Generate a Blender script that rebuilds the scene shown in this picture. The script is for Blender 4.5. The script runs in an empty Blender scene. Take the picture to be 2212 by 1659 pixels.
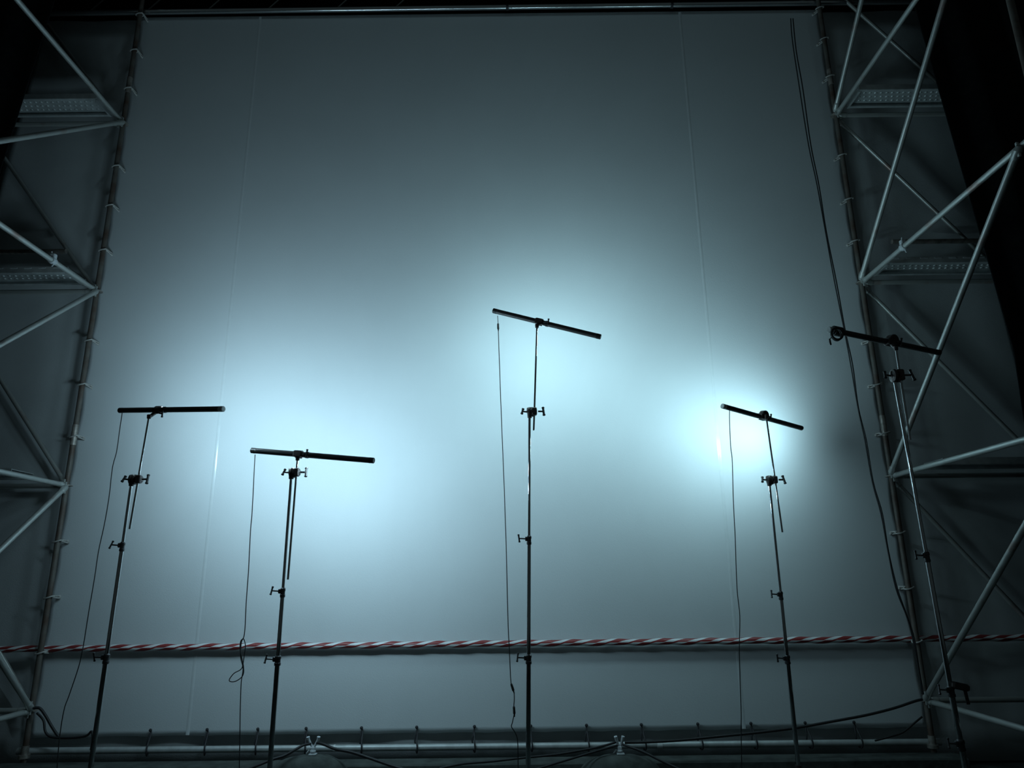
import bpy, math, random
from mathutils import Vector as V, Matrix
random.seed(4)
scn = bpy.context.scene
# ---------------------------------------------------------------- camera
FPX = 1530.0; TH = math.radians(15.45); RO = math.radians(0.65); CAM = V((0, 0, 1.6))
Fv = V((0, math.cos(TH), math.sin(TH))); R0 = V((1, 0, 0)); U0 = V((0, -math.sin(TH), math.cos(TH)))
Rv = R0 * math.cos(RO) - U0 * math.sin(RO); Uv = R0 * math.sin(RO) + U0 * math.cos(RO)
cd = bpy.data.cameras.new('camera'); cam = bpy.data.objects.new('camera', cd); scn.collection.objects.link(cam)
cd.sensor_fit = 'HORIZONTAL'; cd.sensor_width = 36.0; cd.lens = FPX * 36.0 / 2212.0; cd.clip_start = 0.02; cd.clip_end = 200
m = Matrix.Identity(4)
for i in range(3):
    m[i][0] = Rv[i]; m[i][1] = Uv[i]; m[i][2] = -Fv[i]; m[i][3] = CAM[i]
cam.matrix_world = m
scn.camera = cam
# ---------------------------------------------------------------- world, exposure
wd = bpy.data.worlds.new('night'); scn.world = wd; wd.use_nodes = True
bg = wd.node_tree.nodes['Background']; bg.inputs[0].default_value = (0.50, 0.70, 0.74, 1); bg.inputs[1].default_value = 0.030
TUBE_L = 222.0
TUBE_COL = (0.555, 0.895, 1.0, 1)
vs = scn.view_settings; vs.view_transform = 'Standard'; vs.look = 'None'; vs.gamma = 1.0; vs.exposure = 0.0
vs.use_curve_mapping = False
try: scn.display_settings.display_device = 'sRGB'
except Exception: pass

def ray(x, y): return Fv + Rv * ((x - 1106) / FPX) + Uv * ((829.5 - y) / FPX)
def at(x, y, Y):                       # the place seen at a picture point, on the upright plane Y metres ahead
    d = ray(x, y); return CAM + d * (Y / d.y)

# ---------------------------------------------------------------- materials
def nodes(name):
    mt = bpy.data.materials.new(name); mt.use_nodes = True
    nt = mt.node_tree; b = nt.nodes['Principled BSDF']; return mt, nt, b
def mat(name, col, rough=0.6, metal=0.0, var=0.12, scale=14.0, bump=0.0, bscale=60.0, spec=0.5, col2=None, lo=0.35, hi=0.65):
    mt, nt, b = nodes(name); L = nt.links
    b.inputs['Roughness'].default_value = rough; b.inputs['Metallic'].default_value = metal
    b.inputs['Specular IOR Level'].default_value = spec
    tc = nt.nodes.new('ShaderNodeTexCoord')
    nz = nt.nodes.new('ShaderNodeTexNoise'); nz.inputs['Scale'].default_value = scale; nz.inputs['Detail'].default_value = 5
    L.new(tc.outputs['Object'], nz.inputs['Vector'])
    rp = nt.nodes.new('ShaderNodeValToRGB'); rp.color_ramp.elements[0].position = lo; rp.color_ramp.elements[1].position = hi
    c2 = col2 or tuple(c * (1 - var) for c in col); c1 = tuple(min(1, c * (1 + var)) for c in col) if not col2 else col
    rp.color_ramp.elements[0].color = (*c2, 1); rp.color_ramp.elements[1].color = (*c1, 1)
    L.new(nz.outputs['Fac'], rp.inputs['Fac']); L.new(rp.outputs['Color'], b.inputs['Base Color'])
    if bump:
        n2 = nt.nodes.new('ShaderNodeTexNoise'); n2.inputs['Scale'].default_value = bscale; n2.inputs['Detail'].default_value = 3
        L.new(tc.outputs['Object'], n2.inputs['Vector'])
        bp = nt.nodes.new('ShaderNodeBump'); bp.inputs['Strength'].default_value = bump; bp.inputs['Distance'].default_value = 0.01
        L.new(n2.outputs['Fac'], bp.inputs['Height']); L.new(bp.outputs['Normal'], b.inputs['Normal'])
    return mt
M = {}
M['screen'] = mat('screen_cloth', (0.66, 0.70, 0.72), 0.62, var=0.02, scale=1.2, bump=0.10, bscale=140, spec=0.3)
M['seam'] = mat('seam_tape', (0.70, 0.74, 0.76), 0.21, var=0.02, spec=0.8)
M['backing'] = mat('backing_cloth', (0.52, 0.55, 0.56), 0.75, var=0.05, scale=2.0, bump=0.15, bscale=90, spec=0.2)
M['black_cloth'] = mat('black_cloth', (0.012, 0.013, 0.014), 0.9, var=0.2, spec=0.1)
M['black_wall'] = mat('black_wall', (0.012, 0.013, 0.014), 0.85, var=0.3, scale=2, spec=0.1)
M['floor'] = mat('dark_floor', (0.05, 0.06, 0.057), 0.8, var=0.3, scale=3, bump=0.3, spec=0.3)
M['galv'] = mat('galvanised_steel', (0.50, 0.52, 0.50), 0.42, metal=0.55, scale=3.5, col2=(0.40, 0.30, 0.27), lo=0.30, hi=0.42)
M['pole'] = mat('dull_rusty_pole', (0.15, 0.14, 0.125), 0.55, metal=0.2, scale=5, col2=(0.10, 0.065, 0.05), lo=0.35, hi=0.6)
M['bright_rail'] = mat('bright_metal_rail', (0.55, 0.57, 0.58), 0.20, metal=0.9, var=0.06, scale=3)
M['galv_deck'] = mat('deck_steel', (0.52, 0.55, 0.55), 0.5, metal=0.4, var=0.1)
M['rusty'] = mat('worn_coupler_steel', (0.36, 0.33, 0.30), 0.5, metal=0.6, var=0.3, scale=20)
M['chrome'] = mat('chrome_steel', (0.55, 0.56, 0.57), 0.09, metal=1.0, var=0.04)
M['grip'] = mat('dark_cast_metal', (0.085, 0.07, 0.068), 0.38, metal=0.6, var=0.2)
M['knob'] = mat('knob_metal', (0.10, 0.10, 0.105), 0.28, metal=0.8, var=0.1)
M['housing'] = mat('tube_housing', (0.11, 0.105, 0.105), 0.42, metal=0.3, var=0.1, scale=8)
M['cap_pale'] = mat('pale_end_cap', (0.6, 0.62, 0.62), 0.35, var=0.03)
M['cap_dark'] = mat('dark_end_cap', (0.03, 0.03, 0.03), 0.4, var=0.1)
M['off'] = mat('unlit_diffuser', (0.42, 0.43, 0.44), 0.4, var=0.03)
M['cable'] = mat('black_cable', (0.018, 0.018, 0.02), 0.5, var=0.1)
M['rubber'] = mat('black_rubber', (0.02, 0.02, 0.02), 0.7, var=0.2)
M['cord'] = mat('bungee_cord', (0.45, 0.44, 0.42), 0.6, var=0.2, scale=40)
M['cord_dark'] = mat('dark_bungee_cord', (0.03, 0.03, 0.035), 0.6, var=0.2, scale=40)
M['bracket'] = mat('white_bracket', (0.55, 0.58, 0.60), 0.4, var=0.15, scale=30)
M['bundle'] = mat('dark_sacking', (0.06, 0.07, 0.065), 0.85, var=0.3, scale=9, bump=0.5, bscale=25)
M['white_tape'] = mat('white_tape', (0.75, 0.78, 0.78), 0.5, var=0.03)
def glow(name, k, col=TUBE_COL):
    mt, nt, b = nodes(name)
    b.inputs['Base Color'].default_value = (0.8, 0.8, 0.8, 1)
    b.inputs['Emission Color'].default_value = col; b.inputs['Emission Strength'].default_value = TUBE_L * k
    return mt
BLUE = (0.555, 0.85, 1.0, 1)
M['lit_left'] = glow('blue_lit_diffuser', 0.92, BLUE); M['lit_second'] = glow('blue_lit_diffuser_second', 0.92, BLUE)
M['lit_mid'] = glow('cyan_lit_diffuser', 0.88); M['lit_low'] = glow('dimmer_lit_diffuser', 0.60)
def tape_material():
    mt, nt, b = nodes('striped_tape'); L = nt.links; N = nt.nodes.new
    b.inputs['Roughness'].default_value = 0.35
    tc = N('ShaderNodeTexCoord'); sp = N('ShaderNodeSeparateXYZ'); L.new(tc.outputs['Object'], sp.inputs[0])
    def mth(op, a, c=None, v=None):
        n = N('ShaderNodeMath'); n.operation = op
        L.new(a, n.inputs[0])
        if c is not None: L.new(c, n.inputs[1])
        if v is not None: n.inputs[1].default_value = v
        return n.outputs[0]
    ang = mth('ARCTAN2', sp.outputs['Z'], sp.outputs['Y'])     # angle round the pipe
    s = mth('ADD', mth('MULTIPLY', sp.outputs['X'], v=1 / 0.2045), mth('MULTIPLY', ang, v=0.42))
    nz = N('ShaderNodeTexNoise'); nz.inputs['Scale'].default_value = 6; L.new(tc.outputs['Object'], nz.inputs['Vector'])
    s = mth('ADD', s, mth('MULTIPLY', nz.outputs['Fac'], v=0.25))
    st = mth('GREATER_THAN', mth('FRACT', s), v=0.42)
    mx = N('ShaderNodeMix'); mx.data_type = 'RGBA'
    mx.inputs[6].default_value = (0.72, 0.75, 0.76, 1); mx.inputs[7].default_value = (0.26, 0.035, 0.035, 1)
    L.new(st, mx.inputs[0]); L.new(mx.outputs[2], b.inputs['Base Color'])
    return mt
M['tape'] = tape_material()

# ---------------------------------------------------------------- mesh helpers
class MB:
    def __init__(s): s.v = []; s.f = []; s.sm = []
    def add(s, vs, fs, smooth=False):
        o = len(s.v); s.v += [V(p) for p in vs]
        for k, f in enumerate(fs):
            s.f.append([i + o for i in f]); s.sm.append(smooth if isinstance(smooth, bool) else smooth[k])
    def box(s, c, size, rot=None, bev=0.0):
        c = V(c); h = V(size) * 0.5; R = rot or Matrix.Identity(3)
        if bev <= 0:
            P = [c + R @ V((x * h.x, y * h.y, z * h.z)) for x in (-1, 1) for y in (-1, 1) for z in (-1, 1)]
            s.add(P, [(0, 1, 3, 2), (4, 6, 7, 5), (0, 4, 5, 1), (2, 3, 7, 6), (0, 2, 6, 4), (1, 5, 7, 3)])
        else:
            rings = []
            for z, k in ((-h.z, 1), (-h.z + bev, 0), (h.z - bev, 0), (h.z, 1)):
                a, b = h.x - bev * k, h.y - bev * k; e = bev
                rings.append([(a - e, -b, z), (a, -b + e, z), (a, b - e, z), (a - e, b, z), (-a + e, b, z), (-a, b - e, z), (-a, -b + e, z), (-a + e, -b, z)])
            P = [c + R @ V(p) for r in rings for p in r]; F = []
            for j in range(3):
                for i in range(8):
                    F.append((j * 8 + i, j * 8 + (i + 1) % 8, (j + 1) * 8 + (i + 1) % 8, (j + 1) * 8 + i))
            F.append(tuple(range(7, -1, -1))); F.append(tuple(range(24, 32)))
            s.add(P, F)
    def tube(s, pts, r, n=12, caps=True, arc=None, up=None):
        pts = [V(p) for p in pts]; rr = r if isinstance(r, (list, tuple)) else [r] * len(pts)
        T = []
        for i in range(len(pts)):
            a = pts[max(i - 1, 0)]; b = pts[min(i + 1, len(pts) - 1)]; t = (b - a)
            T.append(t.normalized() if t.length > 1e-9 else V((0, 0, 1)))
        ref = V(up) if up is not None else (V((0, 0, 1)) if abs(T[0].z) < 0.9 else V((0, 1, 0)))
        nrm = (ref - T[0] * ref.dot(T[0])).normalized()
        P = []
        a0, a1 = arc if arc else (0, 2 * math.pi); closed = arc is None
        m_ = n if closed else n + 1
        for i, p in enumerate(pts):
            nrm = (nrm - T[i] * nrm.dot(T[i])).normalized(); bi = T[i].cross(nrm)
            for k in range(m_):
                a = a0 + (a1 - a0) * k / n
                P.append(p + (nrm * math.cos(a) + bi * math.sin(a)) * rr[i])
        F = []
        for i in range(len(pts) - 1):
            for k in range(n if closed else n):
                k2 = (k + 1) % m_
                F.append((i * m_ + k, i * m_ + k2, (i + 1) * m_ + k2, (i + 1) * m_ + k))
        s.add(P, F, True)
        if caps:
            s.add(P[:m_], [tuple(range(m_ - 1, -1, -1))]); s.add(P[-m_:], [tuple(range(m_))])
        if not closed:   # flat back that closes the half round
            idx = []
            for i in range(len(pts)): idx += [P[i * m_], P[i * m_ + m_ - 1]]
            s.add(idx, [(2 * i, 2 * i + 2, 2 * i + 3, 2 * i + 1) for i in range(len(pts) - 1)])
    def lathe(s, c, axis, prof, n=16):   # prof: (distance along the axis, radius)
        axis = V(axis).normalized(); pts = [V(c) + axis * d for d, r in prof]; rs = [max(r, 1e-4) for d, r in prof]
        ref = V((0, 0, 1)) if abs(axis.z) < 0.9 else V((0, 1, 0)); nn = (ref - axis * ref.dot(axis)).normalized(); bi = axis.cross(nn)
        for i in range(len(pts) - 1):
            P = [pts[j] + (nn * math.cos(2 * math.pi * k / n) + bi * math.sin(2 * math.pi * k / n)) * rs[j] for j in (i, i + 1) for k in range(n)]
            s.add(P, [(k, (k + 1) % n, n + (k + 1) % n, n + k) for k in range(n)], True)
        for j, rv in ((0, True), (len(pts) - 1, False)):
            P = [pts[j] + (nn * math.cos(2 * math.pi * k / n) + bi * math.sin(2 * math.pi * k / n)) * rs[j] for k in range(n)]
            s.add(P, [tuple(range(n - 1, -1, -1)) if rv else tuple(range(n))])
    def grid(s, fn, nu, nv, smooth=True, flip=False):
        P = [fn(i / nu, j / nv) for i in range(nu + 1) for j in range(nv + 1)]; w = nv + 1
        F = [(i * w + j, (i + 1) * w + j, (i + 1) * w + j + 1, i * w + j + 1) for i in range(nu) for j in range(nv)]
        if flip: F = [f[::-1] for f in F]
        s.add(P, F, smooth)
    def build(s, name, material, parent=None, origin=None):
        # origin: world position of the object's own origin (parts take their parent's)
        if parent is not None:
            po = V(parent['_w']); o = V(origin) if origin is not None else po; loc = o - po
        else:
            o = V(origin) if origin is not None else V((0, 0, 0)); loc = o
        me = bpy.data.meshes.new(name); me.from_pydata([tuple(p - o) for p in s.v], [], s.f)
        me.polygons.foreach_set('use_smooth', s.sm); me.materials.append(material); me.update()
        ob = bpy.data.objects.new(name, me); scn.collection.objects.link(ob); ob.location = loc; ob['_w'] = tuple(o)
        if parent is not None: ob.parent = parent
        return ob
def thing(name, label, cat, loc, group=None):
    o = bpy.data.objects.new(name, None); scn.collection.objects.link(o); o.location = loc; o['_w'] = tuple(loc); o.empty_display_size = 0.2
    o['label'] = label; o['category'] = cat
    if group: o['group'] = group
    return o
def tag(o, label, cat, group=None):
    o['label'] = label; o['category'] = cat
    if group: o['group'] = group
    return o
def smoothline(pts, n=6):
    pts = [V(p) for p in pts]; out = []
    for i in range(len(pts) - 1):
        p0 = pts[max(i - 1, 0)]; p1 = pts[i]; p2 = pts[i + 1]; p3 = pts[min(i + 2, len(pts) - 1)]
        for k in range(n):
            t = k / n
            out.append(0.5 * ((2 * p1) + (p2 - p0) * t + (2 * p0 - 5 * p1 + 4 * p2 - p3) * t * t + (3 * p1 - p0 - 3 * p2 + p3) * t ** 3))
    out.append(pts[-1]); return out
def solid(ob, th, off=1.0):
    md = ob.modifiers.new('thickness', 'SOLIDIFY'); md.thickness = th; md.offset = off; return ob

# ---------------------------------------------------------------- setting
XL, XR = -4.25, 3.60; YP = 6.74; YS = 6.85; YB = 6.905; YN = 4.17; YR = 6.797
ZS = [0.54, 2.51, 4.50, 6.49, 8.48]
b = MB(); b.box((0, 2, -0.05), (24, 20, 0.10)); fl = b.build('floor', M['floor']); fl['kind'] = 'structure'
b = MB(); b.box((0, 9.6, 6.0), (24, 0.2, 12.2)); w = b.build('wall_back', M['black_wall']); w['kind'] = 'structure'
b = MB(); b.box((0, 7.2, 12.1), (24, 5.0, 0.2)); w = b.build('ceiling', M['black_wall']); w['kind'] = 'structure'
b = MB(); b.box((-10.0, 5.5, 6.0), (0.2, 8.0, 12.0)); w = b.build('wall_left', M['black_wall']); w['kind'] = 'structure'
b = MB(); b.box((10.0, 5.5, 6.0), (0.2, 8.0, 12.0)); w = b.build('wall_right', M['black_wall']); w['kind'] = 'structure'

# ---------------------------------------------------------------- screen
def between_nodes(z, k=0.5, z0=0.52):
    return abs(math.sin(math.pi * ((z - z0) / k)))
ST, SB = 8.0, 0.30
scr = thing('fabric_screen', 'huge pale grey stretched fabric screen glowing with blue-white light', 'screen', (0, YS, 0))
b = MB()
def sfn(u, v):
    z = SB + (ST - SB) * v; sc = 0.018 * between_nodes(z)
    x0 = -4.315 + sc; x1 = 3.655 - sc
    e = 0.010 * between_nodes(x0 + (x1 - x0) * u, 0.5, XL) if v == 0 else 0
    return V((x0 + (x1 - x0) * u, YS, z + e))
b.grid(sfn, 160, 150)
solid(b.build('sheet', M['screen'], scr), 0.004, 1.0)
for (sx, lbl) in ((at(470, 950, YS).x, None), (at(1551, 950, YS).x, None)):
    b = MB(); w2 = 0.026; n = 8
    P = []; F = []
    for j in range(2):
        z = (SB, ST)[j] + (0.01, -0.01)[j]
        for k in range(n + 1):
            t = -1 + 2 * k / n; P.append((sx + t * w2, YS - 0.001 - 0.005 * (1 - t * t), z))
    F = [(k, k + 1, n + 2 + k, n + 1 + k) for k in range(n)]
    b.add(P, F, True)
    b.add([P[0], P[n], P[2 * n + 1], P[n + 1]], [(0, 3, 2, 1)])
    b.build('seam', M['seam'], scr)
b = MB(); b.box((-0.33, YS + 0.006, SB + 0.02), (7.9, 0.006, 0.03)); b.build('bottom_hem', M['screen'], scr)
b = MB()
def bfn(u, v):
    z = 0.02 + 8.0 * v
    xl = -5.95 + 0.45 * v; xr = 5.35 - 0.35 * v
    x = xl + (xr - xl) * u
    return V((x, YB + 0.010 * math.sin(x * 2.3) + 0.006 * math.sin(x * 9 + z), z))
b.grid(bfn, 120, 30)
bk = solid(b.build('backing_sheet', M['backing'], None, (0, YB, 0)), 0.006, -1.0)
tag(bk, 'wide grey cloth sheet hung behind the glowing screen and both scaffold towers', 'sheet')

# top tube over the sheets
b = MB(); zt = 8.035
b.tube([(-5.75, YR, zt - 0.01), (5.2, YR, zt + 0.02)], 0.030, 20)
tr = b.build('top_rail', M['galv_deck'], None, (0, YR, zt)); tr.data.materials[0] = M['bright_rail']; tag(tr, 'long horizontal metal tube along the top edge of the screen', 'rail')
for xx in (-0.02, 1.9):
    b = MB(); b.tube([(xx, YR, zt + 0.005), (xx + 0.03, YR, zt + 0.005)], 0.034, 20); b.build('joint', M['cord_dark'], tr)

# bottom tube the screen is lashed to
b = MB(); b.tube([(XL - 0.1, YR, 0.205), (XR + 0.1, YR, 0.195)], 0.028, 18)
br = b.build('bottom_rail', M['galv_deck'], None, (0, YR, 0.2)); tag(br, 'horizontal metal tube lashed below the bottom edge of the screen', 'rail')
b = MB(); b.box((-0.33, 6.62, 0.065), (8.2, 0.22, 0.13), bev=0.012)
kb = b.build('base_beam', M['bundle'], None, (0, 6.62, 0)); tag(kb, 'low dark beam on the floor along the foot of the screen', 'beam')

# guard pipe with striped tape
zt2 = 1.045
b = MB(); b.tube([(-6.3, YR, zt2), (5.3, YR, zt2)], 0.024, 18)
gr_ = b.build('guard_rail', M['galv'], None, (0, YR, zt2)); tag(gr_, 'horizontal guard pipe wrapped in red and white tape across the lower screen', 'rail')
b = MB()
pts = []; N = 240
for i in range(N + 1):
    x = -6.2 + 11.4 * i / N
    pts.append((x, YR + 0.002 * math.sin(x * 31), zt2 + 0.003 * math.sin(x * 15.3)))
rs = [0.0262 + 0.003 * abs(math.sin(x[0] * 15.36)) for x in pts]
b.tube(pts, rs, 20)
tp = b.build('barrier_tape', M['tape'], gr_); tp['label'] = 'red and white striped barrier tape wound round the pipe'

# ---------------------------------------------------------------- scaffold towers
def coupler(b, c, ax, r=0.036, w_=0.05):
    c = V(c); ax = V(ax).normalized(); b.lathe(c - ax * w_ / 2, ax, [(0, r * 0.9), (0.006, r), (w_ - 0.006, r), (w_, r * 0.9)], 14)
def wedge_head(b, p, d):           # cast end of a ledger or brace gripping the rosette
    p = V(p); d = V(d).normalized()
    b.lathe(p, d, [(0.02, 0.020), (0.05, 0.030), (0.10, 0.0285), (0.115, 0.0245)], 12)
    b.box(p + d * 0.045, (0.016, 0.016, 0.11))
def tower(side):
    sgn = 1 if side == 'right' else -1
    X0 = XR if side == 'right' else XL; X1 = X0 + sgn * 1.57
    t = thing('scaffold_tower', ('galvanised scaffold tower with fanning braces right of the screen' if sgn > 0 else
              'galvanised scaffold tower with fanning braces left of the screen'), 'scaffold', (X0, YP, 0))
    r = 0.0242
    for (x, y, z1) in ((X0, YP, 9.2), (X1, YP, 9.2), (X0, YN, 9.2)):
        b = MB(); b.tube([(x, y, 0.10), (x, y, z1)], r, 16); s_ = b.build('standard', M['pole'] if x == X0 else M['galv'], t)
        b = MB(); b.lathe((x, y, 0), (0, 0, 1), [(0, 0.075), (0.008, 0.075), (0.0081, 0.019), (0.16, 0.019), (0.161, 0.045), (0.19, 0.045), (0.191, 0.03), (0.26, 0.03)], 16)
        b.build('base_jack', M['rusty'], s_)
        for zn in ZS: b = MB(); b.lathe((x, y, zn - 0.005), (0, 0, 1), [(0, 0.050), (0.002, 0.056), (0.008, 0.056), (0.010, 0.050)], 16); b.build('rosette', M['rusty'], s_)
        for k in range(2): b = MB(); b.lathe((x, y, 2.9 + k * 3.98), (0, 0, 1), [(0, 0.028), (0.2, 0.028)], 16); b.build('sleeve', M['rusty'], s_)
    def bar(name, p, q, rad=r, cut=0.05):
        p = V(p); q = V(q); d = (q - p).normalized()
        b = MB(); b.tube([p + d * cut, p.lerp(q, 0.5), q - d * cut], rad, 14); wedge_head(b, p, d); wedge_head(b, q, -d)
        return b.build(name, M['galv'], t)
    for zn in ZS:
        bar('ledger', (X0, YP, zn), (X0, YN, zn))
        bar('ledger', (X0, YP, zn), (X1, YP, zn))
    for i in range(4):                          # braces in the side face, running towards the camera
        lo, hi = ZS[i], ZS[i + 1]
        if sgn > 0: bar('brace', (X0 - 0.03, YP - 0.03, lo), (X0 - 0.03, YN + 0.16, hi), r)
        else: bar('brace', (X0 + 0.03, YP - 0.03, hi), (X0 + 0.03, YN + 0.16, lo), r)
        bar('brace', (X0 + sgn * 0.02, YP + 0.045, hi), (X1, YP + 0.045, lo), 0.0212) if sgn > 0 else \
            bar('brace', (X0 - 0.02, YP + 0.045, lo), (X1, YP + 0.045, hi), 0.0212)
    if sgn < 0: bar('brace', (X0 + 0.03, YP - 0.03, ZS[0]), (X0 + 0.05, YN + 0.3, ZS[1]))
    # guard pipe half a metre over the second level, held by a coupler
    b = MB(); b.tube([(X0 + sgn * 0.35, YP - 0.05, 4.93), (X1, YP - 0.05, 4.93)], r, 14); b.build('guard_pipe', M['rusty'], t)
    b = MB(); yy = 5.93 if sgn > 0 else 6.02
    coupler(b, (X0, yy, ZS[2]), (0, 1, 0), 0.034, 0.055); b.box((X0 - sgn * 0.0, yy, ZS[2] + 0.045), (0.05, 0.045, 0.05), bev=0.008)
    b.tube([(X0 - 0.01, yy - 0.0, ZS[2] + 0.05), (X0 - 0.01, yy - 0.02, ZS[2] + 0.085)], 0.007, 8)
    b.tube([(X0 + 0.01, yy + 0.01, ZS[2]), (X0 + 0.01, yy - 0.01, ZS[2] - 0.06)], 0.006, 8); b.build('coupler', M['bracket'], t)
    # steel decks on three levels, with rows of punched holes
    for zn in ZS[1:4]:
        for k, yd in enumerate((6.54,)):
            z0 = zn + 0.055; x0, x1 = X0 + sgn * (0.10 if zn > 3 else 0.30), X1 - sgn * 0.02
            if x0 > x1: x0, x1 = x1, x0
            b = MB(); y0, y1 = yd - 0.15, yd + 0.15
            b.box(((x0 + x1) / 2, yd, z0 + 0.052), (x1 - x0, 0.30, 0.006))
            for yy, s2 in ((y0, 1), (y1, -1)):
                b.box(((x0 + x1) / 2, yy, z0 + 0.03), (x1 - x0, 0.006, 0.06)); b.box(((x0 + x1) / 2, yy + s2 * 0.015, z0), (x1 - x0, 0.03, 0.006))
            nx = int((x1 - x0) / 0.06)
            for i in range(nx):
                for j in range(4):               # pressed collars of the holes, standing proud of the underside
                    cx = x0 + 0.03 + i * 0.06 + (0.03 if j % 2 else 0); cy = y0 + 0.055 + j * 0.063
                    if cx < x1 - 0.02: b.lathe((cx, cy, z0 + 0.049), (0, 0, -1), [(0, 0.017), (0.008, 0.012)], 8)
            if zn > 3: b.box((x0 + 0.01, yd, z0 + 0.02), (0.02, 0.28, 0.07)); b.box((x1 - 0.01, yd, z0 + 0.02), (0.02, 0.28, 0.07))
            dk = b.build('deck', M['galv_deck'], t)
            if zn == ZS[2]:
                for i in range(int((x1 - x0) / 0.14)): b = MB(); b.box((x0 + 0.08 + i * 0.14, y0 - 0.004, z0 + 0.046), (0.07, 0.003, 0.012)); b.build('slot', M['bracket'], dk)
    return t
tower('left'); tower('right')

# thin braces of the roof, above the top rail
rt = thing('roof_lattice', 'faint slanted roof rods in the dark above the top rail', 'roof frame', (0, 7.4, 9.6))
b = MB(); b.tube([(-6.0, 7.4, 9.6), (6, 7.4, 9.6)], 0.03, 12); b.build('chord', M['galv'], rt)
b = MB(); b.tube([(-6.0, 7.6, 8.35), (6, 7.6, 8.35)], 0.02, 12); b.build('chord', M['black_wall'], rt)
for px in (196, 318, 447, 575, 722, 846):
    p = at(px, 24, 7.6); q = p + V((0.95, -0.2, 9.6 - p.z)); b = MB(); b.tube([p, q], 0.012, 8); b.build('rod', M['galv'], rt)

# ---------------------------------------------------------------- bungees
def bungee(x, z, sgn, label, group, mt):
    t = thing('bungee', label, 'bungee', (x, YP, z), group)
    cx, cy = x, YP; b = MB(); pts = []
    for k in range(0, 15):
        a = math.pi * 2 * (k / 14) - 0.4
        pts.append((cx + 0.036 * math.cos(a) * 1.15, cy + 0.034 * math.sin(a), z + 0.012 * math.sin(k * 0.5)))
    ex = cx - sgn * 0.042 ; pts = [(ex, YS - 0.010, z - 0.014)] + pts + [(ex, YS - 0.012, z + 0.010)]
    b.tube(smoothline(pts, 2), 0.0075, 7); b.build('cord', mt, t)
    b = MB(); c = V((ex, YS - 0.022, z - 0.006)); b.lathe(c - V((0, 0.013, 0)), (0, 1, 0), [(0, 0.003), (0.003, 0.009), (0.008, 0.0125), (0.013, 0.0135), (0.018, 0.0125), (0.023, 0.009), (0.026, 0.003)], 10)
    b.build('ball', mt, t)
ordn = ['topmost', 'second', 'third', 'fourth', 'fifth', 'sixth', 'seventh', 'eighth', 'ninth', 'tenth', 'eleventh', 'twelfth', 'thirteenth', 'fourteenth', 'fifteenth', 'sixteenth']
zl = [at(x, y, YP).z for x, y in ((300, 32), (287, 110), (268, 192), (245, 360), (230, 445), (217, 541), (188, 736), (172, 831), (160, 943), (127, 1169), (107, 1290), (88, 1410))]
for i, z in enumerate(zl):
    bungee(XL, z, -1, '%s bungee from the top tying the screen to the left scaffold pole' % ordn[i].replace('topmost', 'first'), 'bungees down the left edge of the screen', M['cord'])
zr = [at(x, y, YP).z for x, y in ((1765, 18), (1779, 84), (1792, 165), (1816, 335), (1832, 430), (1848, 520), (1885, 735), (1900, 830), (1915, 935), (1942, 1150), (1958, 1270), (1974, 1385))]
for i, z in enumerate(zr):
    bungee(XR, z, 1, '%s bungee from the top tying the screen to the right scaffold pole' % ordn[i].replace('topmost', 'first'), 'bungees down the right edge of the screen', M['cord'])
names = ['first', 'second', 'third', 'fourth', 'fifth', 'sixth', 'seventh', 'eighth', 'ninth', 'tenth', 'eleventh', 'twelfth', 'thirteenth']
for i, px in enumerate((313, 438, 548, 655, 777, 897, 1022, 1146, 1269, 1392, 1515, 1633, 1753, 1861)):
    x = at(px, 1600, YP).x
    t = thing('bungee', '%s dark bungee from the left lashing the bottom hem to its tube' % (names + ['fourteenth'])[i], 'bungee', (x, YR, 0.2), 'bungees along the bottom edge of the screen')
    b = MB(); j = random.uniform(-0.008, 0.008)
    b.tube(smoothline([(x + j, YS - 0.014, SB + 0.05), (x + 0.004, YS - 0.02, SB + 0.02), (x + 0.012, YR - 0.03, 0.24), (x + 0.016, YR - 0.040, 0.20), (x + 0.012, YR - 0.02, 0.162),
            (x, YR + 0.02, 0.17), (x - 0.006, YR + 0.035, 0.21), (x - 0.012, YR + 0.01, 0.25), (x + j, YS - 0.022, SB + 0.03)], 4), 0.007, 7); b.build('cord', M['cord_dark'], t)
    b = MB(); b.lathe((x + j, YS - 0.034, SB + 0.055), (0, 1, 0), [(0, 0.003), (0.004, 0.011), (0.013, 0.0145), (0.021, 0.011), (0.024, 0.003)], 10); b.build('ball', M['cord_dark'], t)

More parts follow.
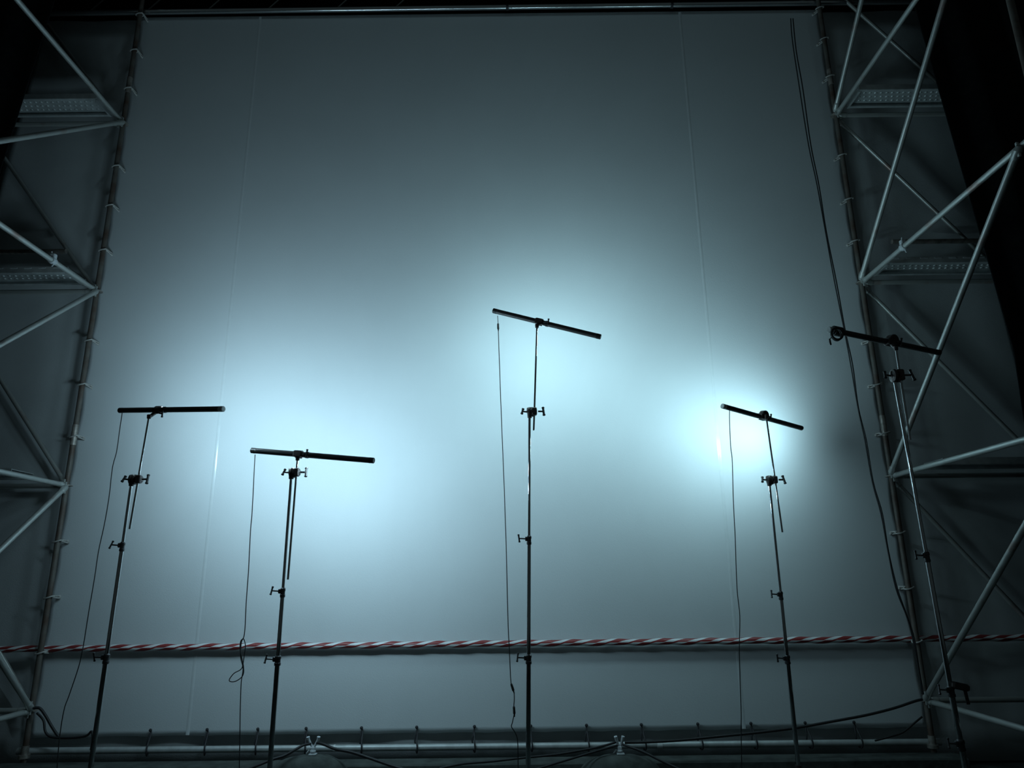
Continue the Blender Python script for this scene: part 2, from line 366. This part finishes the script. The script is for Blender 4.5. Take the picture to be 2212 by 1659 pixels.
# ---------------------------------------------------------------- stands and tube lights
def knob(b, p, d, length=0.05, bar=0.026, rad=0.0055, barrad=0.006, bardir=(0, 0, 1)):
    p = V(p); d = V(d).normalized(); bd = V(bardir).normalized(); e = p + d * length
    b.tube([p, e], rad, 10); b.tube([e - bd * bar, e + bd * bar], [barrad * 1.05, barrad * 1.05], 10)
    for s_ in (-1, 1): b.lathe(e + bd * bar * s_ * 0.82, bd * s_, [(0, barrad), (0.003, barrad * 1.35), (0.010, barrad * 1.35), (0.012, barrad)], 10)
GR = 'stands holding light tubes'
def make_stand(label, Ys, head, low, arm_top, arm_bot, joints, r3, big=False, leg_h=0.20, knob_tilt=0.2):
    H = at(*head, Ys); Lp = at(*low, Ys); d = (Lp - H); k = -H.z / d.z; B = H + d * k; B.y = Ys   # foot on the floor
    ax = (H - B).normalized()
    t = thing('light_stand', label, 'stand', (B.x, B.y, 0), GR)
    P = lambda z: B + ax * (z / ax.z)
    zs = [leg_h - 0.16] + sorted(at(*j, Ys).z for j in joints) + [H.z - 0.015]
    rads = r3
    for i in range(len(zs) - 1):
        nm = 'column' if i == 0 else 'riser'
        b = MB(); b.tube([P(zs[i]), P(zs[i + 1])], rads[i], 20); b.build(nm, M['chrome'], t)
        if i < len(zs) - 2:
            z = zs[i + 1]; b = MB(); rr = rads[i]
            b.lathe(P(z - 0.045), ax, [(0, rr * 1.02), (0.004, rr * 1.3), (0.02, rr * 1.3), (0.022, rr * 1.15), (0.045, rr * 1.15), (0.047, rr * 1.32), (0.062, rr * 1.32), (0.070, rads[i + 1] * 1.2)], 18)
            b.box(P(z) + V((-rr * 1.35, -0.004, 0.0)), (0.022, 0.024, 0.034), bev=0.004)
            cl = b.build('collar', M['knob'], t)
            b = MB(); ang = random.uniform(-0.6, 0.6); knob(b, P(z) + V((-rr * 1.3 - 0.008, -0.004, 0)), (-1, -0.15, 0.08), 0.052, 0.024, bardir=(0.35 * math.sin(ang), math.sin(ang) * 0.7, math.cos(ang)))
            b.build('knob', M['knob'], cl)
    # legs
    hub = P(leg_h); b = MB(); b.lathe(hub - ax * 0.16, ax, [(0, rads[0] * 1.25), (0.05, rads[0] * 1.25), (0.051, rads[0] * 1.7), (0.11, rads[0] * 1.7), (0.111, rads[0] * 1.3), (0.16, rads[0] * 1.3)], 18)
    b.build('leg_hub', M['grip'], t)
    for a in (0.5, 0.5 + 2.094, 0.5 + 4.189):
        a += 0.6 if big else 0.0
        u = V((math.cos(a), math.sin(a), 0)); R = 0.50 if big else 0.46; rl = 0.011
        b = MB(); foot = V((B.x, B.y, 0)) + u * R + V((0, 0, 0.012))
        pts = [hub - ax * 0.07 + u * 0.02, hub - ax * 0.08 + u * 0.07, V((B.x, B.y, 0)) + u * (R * 0.72) + V((0, 0, (0.06 if not big else 0.09))), foot]
        b.tube(smoothline(pts, 6), rl, 12); lg = b.build('leg', M['chrome'], t)
        b = MB(); b.lathe(foot - u * 0.02 + V((0, 0, 0.001)), u, [(0, 0.012), (0.004, 0.0128), (0.05, 0.0128), (0.055, 0.010)], 12); b.build('foot', M['rubber'], lg)
    # grip head and arm
    At = at(*arm_top, Ys - 0.02); Ab = at(*arm_bot, Ys - 0.02); ad = (Ab - At).normalized()
    hz = H.z + 0.0; tt = (hz - At.z) / ad.z; Ac = At + ad * tt
    dx = Ac - H; s = 1.4 if big else 1.1
    b = MB(); mid = (H + Ac) / 2
    b.lathe(H - V((0, 0, 0.05)) , ax, [(0, 0.016), (0.004, 0.018), (0.03, 0.020), (0.055, 0.026), (0.082, 0.024), (0.088, 0.012)], 16)     # socket on the riser
    hv = V((1, 0, 0)) if dx.x > 0 else V((-1, 0, 0))
    b.lathe(H - hv * 0.018, hv, [(0, 0.022 * s), (0.006, 0.034 * s), (0.020, 0.037 * s), (0.024, 0.030 * s), (0.030, 0.030 * s), (0.034, 0.037 * s), (0.048, 0.035 * s), (0.054, 0.027 * s), (abs(dx.x) + 0.030, 0.027 * s), (abs(dx.x) + 0.040, 0.018 * s)], 22)
    b.box(Ac + V((0, 0.004, 0.0)), (0.036 * s, 0.040 * s, 0.058 * s), bev=0.006)
    gh = b.build('grip_head', M['grip'], t)
    b = MB(); knob(b, H - hv * 0.015, -hv + V((0, -0.2, 0.10)), 0.040 * s, 0.018 * s, 0.007, 0.0085, bardir=(0.25, 0.5, 1)); b.build('knob', M['knob'], gh)
    b = MB(); knob(b, Ac + hv * 0.03, hv + V((0, -0.1, -0.04)), 0.040 * s, 0.030 * s, 0.0075, 0.009, bardir=(-0.1, 0.35, 1)); b.build('knob', M['knob'], gh)
    b = MB(); b.tube([At, Ab], 0.0080, 14); b.build('grip_arm', M['chrome'], t)
    return t, At, ad

def make_light(label, clabel, A, B_, lit, stand, At, mount='box', caps=('cap_dark', 'cap_dark'), tilt=0.1, hump=False):
    A = V(A); B_ = V(B_); ax = (B_ - A).normalized(); c = (A + B_) / 2; Lh = (B_ - A).length / 2
    t = thing('tube_light', label, 'light tube', c, 'light tubes on stands')
    out = V((0, 1, tilt)); out = out - ax * ax.dot(out); out.normalize()
    r = 0.0215
    b = MB(); b.tube([A + ax * 0.03, c, B_ - ax * 0.03], r, 20, arc=(math.radians(75), math.radians(285)), up=out); 
    hs = b.build('housing', M['housing'], t)
    b = MB()                                                       # fins / rail along the back
    b.box(c - out * (r + 0.001), (0.1, 0.1, 0.1), rot=Matrix(((ax.x * (Lh * 2 - 0.1) * 10, out.x * 0.03, (ax.cross(out)).x * 0.13), (ax.y * (Lh * 2 - 0.1) * 10, out.y * 0.03, (ax.cross(out)).y * 0.13), (ax.z * (Lh * 2 - 0.1) * 10, out.z * 0.03, (ax.cross(out)).z * 0.13))))
    b.build('back_rail', M['knob'], t)
    b = MB(); b.tube([A + ax * 0.031, c, B_ - ax * 0.031], r - 0.0006, 20, arc=(math.radians(-74), math.radians(74)), up=out)
    b.build('diffuser', M[lit] if lit else M['off'], t)
    for e, dd, cm in ((A, ax, caps[0]), (B_, -ax, caps[1])):
        b = MB(); b.lathe(e, dd, [(0, r * 0.86), (0.003, r * 1.02), (0.034, r * 1.04), (0.038, r * 1.02)], 22); b.build('end_cap', M[cm], t)
    # clamp that joins the tube to the arm: part of the stand
    q = c + ax * ((At - c).dot(ax)); 
    b = MB(); up = V((0, 0, 1)); side = ax
    rot = Matrix((ax, out, ax.cross(out))).transposed()
    b.lathe(q - ax * 0.028 , ax, [(0, 0.028), (0.004, 0.031), (0.052, 0.031), (0.056, 0.028)], 20)
    b.box(q - out * 0.022 , (0.070, 0.034, 0.050), rot=rot, bev=0.006)
    b.tube([q - out * 0.018 - up * 0.01, At + V((0, 0, -0.005))], [0.016, 0.013], 12)
    b.lathe(At - V((0, 0, 0.018)), (0, 0, 1), [(0, 0.011), (0.004, 0.015), (0.030, 0.017), (0.034, 0.012)], 14)
    if hump:
        b.lathe(q + ax * 0.035 + up * 0.018 - out * 0.03, out, [(0, 0.036), (0.006, 0.044), (0.045, 0.046), (0.052, 0.040)], 22)
        b.box(q + ax * 0.085 + up * 0.008 - out * 0.01, (0.05, 0.03, 0.034), rot=rot, bev=0.008)
    ch = b.build('tube_clamp', M['grip'], stand)
    b = MB(); b.lathe(q + ax * 0.055, ax, [(0, 0.024), (0.003, 0.0255), (0.022, 0.0255), (0.025, 0.024)], 18)
    knob(b, q + ax * 0.04 - out * 0.03 + up * (0.0 if mount != 'low' else -0.02), ax - out * 0.15 + V((0, 0, -0.1 if mount == 'low' else 0.25)), 0.045, 0.02, bardir=(0.1, -0.2, 1)); b.build('clamp_knob', M['knob'], ch)
    return t

def cable(label, name, pts, r=0.0035, plugs=(), mt='cable'):
    pl = smoothline(pts, 5); b = MB(); b.tube(pl, r, 7); ob = b.build(name, M[mt], None, pts[-1]); tag(ob, label, 'cable')
    for k in plugs:
        p = V(pts[k]); q = V(pts[k + 1]); d = (q - p).normalized(); b = MB(); b.lathe(p, d, [(0, r), (0.008, 0.009), (0.05, 0.010), (0.058, 0.006), (0.075, r)], 10); b.build('plug', M['rubber'], ob)
    return ob

CH = (0.0175, 0.0145, 0.0108)
# 1: far left
Y1 = 5.42
s1, At1, _ = make_stand('leftmost chrome stand, its tube held level near the left scaffold', Y1, (285, 1036), (197, 1650), (322, 900), (280, 1143), [(258, 1178), (222, 1420)], CH)
make_light('leftmost lit tube light, level, with a pale right end', '', at(258, 886.5, 5.63), at(483, 883.5, 5.22), 'lit_left', s1, At1, 'low', ('cap_dark', 'cap_pale'), tilt=0.48)
# 2: second from the left, lowest
Y2 = 5.40
s2, At2, _ = make_stand('second stand from the left, holding the lowest tube', Y2, (630, 1021), (583, 1655), (643, 990), (622, 1252), [(603, 1277), (590, 1424)], CH)
make_light('lowest tube light, second from the left, tilted slightly down to the right', '', at(543, 973, 5.48), at(808, 995, 5.26), 'lit_second', s2, At2, tilt=0.0)
# 3: centre, tallest
Y3 = 5.60
s3, At3, _ = make_stand('tallest stand, in the middle of the screen, thin and upright', Y3, (1144, 890), (1141, 1650), (1160, 704), (1153, 930), [(1140, 1164), (1137, 1421)], CH)
make_light('highest lit tube light, in the middle, sloping down to the right', '', at(1065, 671, 5.70), at(1298, 728, 5.50), 'lit_mid', s3, At3, tilt=0.17, caps=('cap_dark', 'cap_dark'))
# 4: right, its tube turned towards the screen
Y4 = 6.05
s4, At4, _ = make_stand('fourth stand from the left, right of centre, under the short-looking tube', Y4, (1661, 1037), (1724, 1650), (1655, 900), (1690, 1150), [(1685, 1284), (1700, 1422)], CH)
make_light('lit tube light right of centre, its right end angled back towards the screen', '', at(1560, 877, 5.80), at(1732, 925, 6.38), 'lit_low', s4, At4, tilt=0.04, caps=('cap_pale', 'cap_dark'), hump=True)
# 5: far right, unlit and nearer
Y5 = 5.0
s5, At5, _ = make_stand('nearest stand, at the far right, with bright shiny poles', Y5, (1931, 812), (2083, 1650), (1935, 752), (1966, 950), [(2000, 1200), (2063, 1490), (2079, 1606)], (0.0190, 0.0175, 0.0155, 0.0125), big=True, leg_h=0.30)
b = MB(); c5 = at(2062, 1482, 4.98); b.box(c5 + V((0.035, 0, -0.002)), (0.11, 0.05, 0.045), rot=Matrix.Rotation(0.22, 3, 'Y'), bev=0.010); b.tube([c5 + V((0.06, 0, 0)), c5 + V((0.07, 0, -0.11))], 0.011, 10)
b.build('side_clamp', M['grip'], s5)
make_light('unlit dark tube light at the far right with a coiled cable on its left end', '', at(1790, 712, 4.85), at(2030, 762, 5.20), False, s5, At5, caps=('cap_pale', 'cap_dark'), hump=True)
# coiled cable at the left end of tube 5
A5 = at(1790, 712, 4.85); B5 = at(2030, 762, 5.20); a5 = (B5 - A5).normalized(); b = MB(); pts = []
q5 = A5 + a5 * 0.075
o5 = (V((0, 1, 0)) - a5 * a5.y).normalized(); u5 = a5.cross(o5)
for k in range(81):
    a = 2 * math.pi * 5 * k / 80
    pts.append(q5 + a5 * (-0.035 + 0.075 * k / 80) + (o5 * math.cos(a) + u5 * math.sin(a)) * 0.0305)
b.tube(pts, 0.0065, 8)
c5 = at(1807, 722, 4.80); pts = [c5 + V((0.040 * math.cos(a), -0.01, 0.043 * math.sin(a))) for a in [2 * math.pi * k / 24 for k in range(25)]]
b.tube(pts, 0.0075, 10)
pts = [c5 + V((0.036 * math.cos(a), 0.006, 0.046 * math.sin(a))) for a in [2 * math.pi * k / 24 for k in range(25)]]
b.tube(pts, 0.006, 10)
co = b.build('coiled_cable', M['cable'], None, c5); tag(co, 'black cable coiled and looped round the left end of the unlit tube', 'cable')
b = MB(); b.tube(smoothline([c5 + V((-0.03, -0.01, -0.02)), at(1792, 733, 4.8), at(1793, 742, 4.8), at(1795, 745, 4.8)], 4), 0.003, 7); b.tube([at(1792, 732, 4.8), at(1795, 745, 4.8)], 0.006, 8); b.build('plug', M['rubber'], co)

def pc(lst, Y0, Y1_=None):
    n = len(lst); Y1_ = Y0 if Y1_ is None else Y1_
    return [at(x, y, Y0 + (Y1_ - Y0) * i / (n - 1)) for i, (x, y) in enumerate(lst)]
cable('thin cable drooping from the leftmost tube light towards the floor', 'power_cable',
      pc([(264, 892), (259, 925), (252, 975), (243, 1010), (236, 1070), (226, 1130), (213, 1190), (204, 1250), (192, 1320), (180, 1395), (170, 1440), (150, 1500), (138, 1535), (128, 1600), (120, 1700), (112, 1760)], 5.57, 5.62))
cable('thin cable with a hanging loop below the second tube light', 'power_cable',
      pc([(551, 982), (549, 1020), (545, 1100), (541, 1150), (537, 1230), (532, 1300), (528, 1370), (520, 1385), (519, 1405), (526, 1440), (524, 1460), (508, 1472), (495, 1470), (505, 1455), (522, 1444), (527, 1420), (530, 1395), (526, 1380), (521, 1390), (520, 1420), (525, 1445), (521, 1475), (519, 1530), (518, 1600), (516, 1700), (514, 1745)], 5.46, 5.56))
cable('thin cable with two inline plugs hanging from the highest tube light', 'power_cable',
      pc([(1075, 682), (1076, 698), (1078, 760), (1083, 900), (1089, 1050), (1094, 1200), (1097, 1330), (1101, 1420), (1104, 1476), (1110, 1495), (1111, 1510), (1110, 1525), (1111, 1540), (1107, 1560), (1105, 1570), (1113, 1583), (1118, 1600), (1119, 1640), (1120, 1740)], 5.68, 5.70), plugs=(1, 8, 11))
cable('thin cable falling from the tube light right of centre', 'power_cable',
      pc([(1576, 884), (1576, 910), (1578, 960), (1582, 1000), (1584, 1080), (1588, 1160), (1592, 1270), (1598, 1330), (1597, 1400), (1599, 1480), (1601, 1540), (1601, 1590), (1603, 1720)], 5.84, 5.88))
# two cables hanging down the right part of the screen
cable('left one of two black cables hanging down the right side of the screen', 'hanging_cable',
      pc([(1708, 40), (1712, 90), (1727, 190), (1746, 310), (1765, 400), (1783, 500), (1803, 610), (1824, 715), (1838, 790), (1853, 880), (1868, 950), (1884, 1040), (1903, 1110), (1918, 1190), (1935, 1270), (1958, 1330), (1972, 1380), (1985, 1450), (1992, 1500)], 6.685, 6.60), 0.006)
cable('right one of two black cables hanging down the right side of the screen', 'hanging_cable',
      pc([(1713, 40), (1720, 110), (1734, 190), (1751, 310), (1769, 400), (1785, 500), (1807, 610), (1826, 715), (1842, 790), (1854, 880), (1871, 950), (1886, 1040), (1906, 1110), (1919, 1190), (1938, 1270), (1959, 1330), (1975, 1380), (1986, 1450), (1995, 1500)], 6.70, 6.62), 0.006)
cable('black cable sagging from the right tower to the right white bracket', 'ground_cable',
      pc([(1992, 1511), (1975, 1515), (1930, 1530), (1870, 1545), (1800, 1558), (1720, 1572), (1640, 1582), (1560, 1590), (1470, 1599), (1400, 1603), (1350, 1604)], 6.60, 6.44), 0.011)
cable('short black cable from the foot of the right tower to the bottom hem', 'ground_cable',
      pc([(1992, 1548), (1975, 1562), (1950, 1582), (1920, 1592), (1890, 1600)], 6.62, 6.66), 0.008)
cable('black cable running left from the left white bracket to the floor', 'ground_cable',
      pc([(672, 1606), (655, 1610), (640, 1618), (615, 1632), (590, 1640), (560, 1652), (520, 1668)], 6.42, 6.2), 0.011)
cable('black cable running right from the left white bracket to the floor', 'ground_cable',
      pc([(684, 1604), (700, 1608), (725, 1618), (760, 1625), (800, 1638), (840, 1652), (880, 1664)], 6.42, 6.2), 0.012)
cable('upper black cable running left from the right white bracket', 'ground_cable',
      pc([(1332, 1603), (1300, 1612), (1262, 1620), (1200, 1630), (1130, 1637), (1060, 1645), (1000, 1650), (950, 1660)], 6.42, 6.2), 0.009)
cable('lower black cable running left from the right white bracket', 'ground_cable',
      pc([(1334, 1610), (1312, 1616), (1270, 1628), (1230, 1640), (1190, 1652), (1150, 1664)], 6.42, 6.2), 0.009)
cable('black cable running right from the right white bracket to the floor', 'ground_cable',
      pc([(1345, 1608), (1365, 1615), (1395, 1627), (1425, 1642), (1455, 1656), (1480, 1668)], 6.42, 6.2), 0.010)
cable('dark cable looping off the foot of the left scaffold tower', 'ground_cable',
      pc([(72, 1530), (86, 1530), (98, 1545), (110, 1566), (122, 1585), (128, 1592)], 6.66, 6.70), 0.012)
cable('dark cable curving along the bottom hem to the leftmost stand', 'ground_cable',
      pc([(80, 1540), (94, 1556), (98, 1580), (112, 1592), (150, 1594), (185, 1590), (198, 1580), (200, 1600), (196, 1620)], 6.60, 6.55), 0.010)

# ---------------------------------------------------------------- white forked brackets on dark bundles
def bracket(px, py, which, tilt):
    c = at(px, py, 6.42); t = thing('forked_bracket', 'white forked metal bracket at the foot of the screen, %s one of the pair' % which, 'bracket', (c.x, 6.42, c.z - 0.05), 'forked brackets at the foot of the screen')
    zb = c.z - 0.085
    for s_ in (-1, 1):
        b = MB(); b.tube(smoothline([(c.x + s_ * 0.006, 6.42, zb + 0.05), (c.x + s_ * (0.012 + tilt * 0.01), 6.42, zb + 0.075), (c.x + s_ * (0.018 + tilt * 0.02), 6.415, zb + 0.105), (c.x + s_ * (0.024 + tilt * 0.02), 6.41, zb + 0.13)], 3), [0.008 + 0.0065 * i / 9 for i in range(10)], 10); b.build('prong', M['bracket'], t)
    b = MB(); b.box((c.x, 6.42, zb + 0.04), (0.034, 0.03, 0.03), bev=0.005); b.lathe((c.x, 6.42, zb + 0.012), (0, 0, 1), [(0, 0.022), (0.005, 0.024), (0.012, 0.024), (0.016, 0.018)], 14)
    b.box((c.x + 0.004, 6.41, zb), (0.062, 0.05, 0.012), bev=0.003); b.tube([(c.x - 0.05, 6.41, zb + 0.005), (c.x - 0.03, 6.41, zb + 0.03)], 0.006, 8); b.build('body', M['bracket'], t)
    # dark bundle carrying it
    zt_ = zb - 0.006
    b = MB(); W_, D_ = 0.34, 0.14
    def f(u, v):
        a = 2 * math.pi * u; k = math.sin(v * math.pi / 2); rr = math.cos(v * math.pi / 2) ** 0.6
        wob = 1 + 0.06 * math.sin(3 * a + px) + 0.04 * math.sin(7 * a)
        return V((c.x + W_ * rr * math.cos(a) * wob, 6.40 + D_ * rr * math.sin(a), zt_ * k * (1 - 0.05 * math.sin(5 * a) * rr)))
    b.grid(f, 48, 14)
    o = b.build('covered_bundle', M['bundle'], None, (c.x, 6.42, 0)); tag(o, 'low dark cloth-covered mound under the %s white forked bracket' % which, 'bundle', 'dark mounds on the floor')
bracket(677, 1604, 'left', 1.0); bracket(1338, 1603, 'right', 0.35)
for px, py, w_, h_, lb in ((720, 1612, 0.018, 0.035, 'small white tape marker on the bottom tube, right of the left bracket'), (1427, 1608, 0.045, 0.016, 'bright white tape marker on the bottom tube, right of the right bracket')):
    c = at(px, py, 6.745); b = MB(); b.lathe((c.x - w_ / 2, YR, 0.2), (1, 0, 0), [(0, 0.029), (0.001, 0.0305), (w_ - 0.001, 0.0305), (w_, 0.029)], 18)
    o = b.build('tape_marker', M['white_tape'], None, (c.x, YR, 0.2)); tag(o, lb, 'tape')

# ---------------------------------------------------------------- black drapes at both sides
def drape(side):
    sgn = 1 if side == 'right' else -1; Yd = 6.05
    if sgn > 0: e = [at(1968, -10, Yd), at(1975, 12, Yd), at(2190, 760, Yd), at(2225, 1000, Yd)]
    else: e = [at(112, 20, Yd), at(105, 42, Yd), at(0, 372, Yd), at(-60, 640, Yd)]
    top = e[1] + (e[1] - e[2]) * ((10.0 - e[1].z) / (e[1].z - e[2].z)); ed = [top, e[1], e[2], e[3], V((e[3].x + sgn * 0.05, Yd, 0.03))]
    def xat(z):
        for a, c in zip(ed, ed[1:]):
            if a.z >= z >= c.z: return a.x + (c.x - a.x) * (a.z - z) / (a.z - c.z)
        return ed[-1].x
    b = MB()
    def f(u, v):
        z = 10.0 - (10.0 - 0.03) * v; x0 = xat(z); x1 = sgn * 9.6; uu = u ** 1.3; x = x0 + (x1 - x0) * uu
        return V((x, Yd + 0.05 * math.sin(uu * 60) * min(1, uu * 12), z))
    b.grid(f, 150, 40)
    o = solid(b.build('black_drape', M['black_cloth'], None, (sgn * 6, Yd, 0)), 0.008, 0.0)
    tag(o, 'black cloth drape hiding the outer side of the %s scaffold tower' % side, 'drape', 'black drapes beside the scaffold')
drape('left'); drape('right')
for o in bpy.data.objects:
    if '_w' in o.keys(): del o['_w']
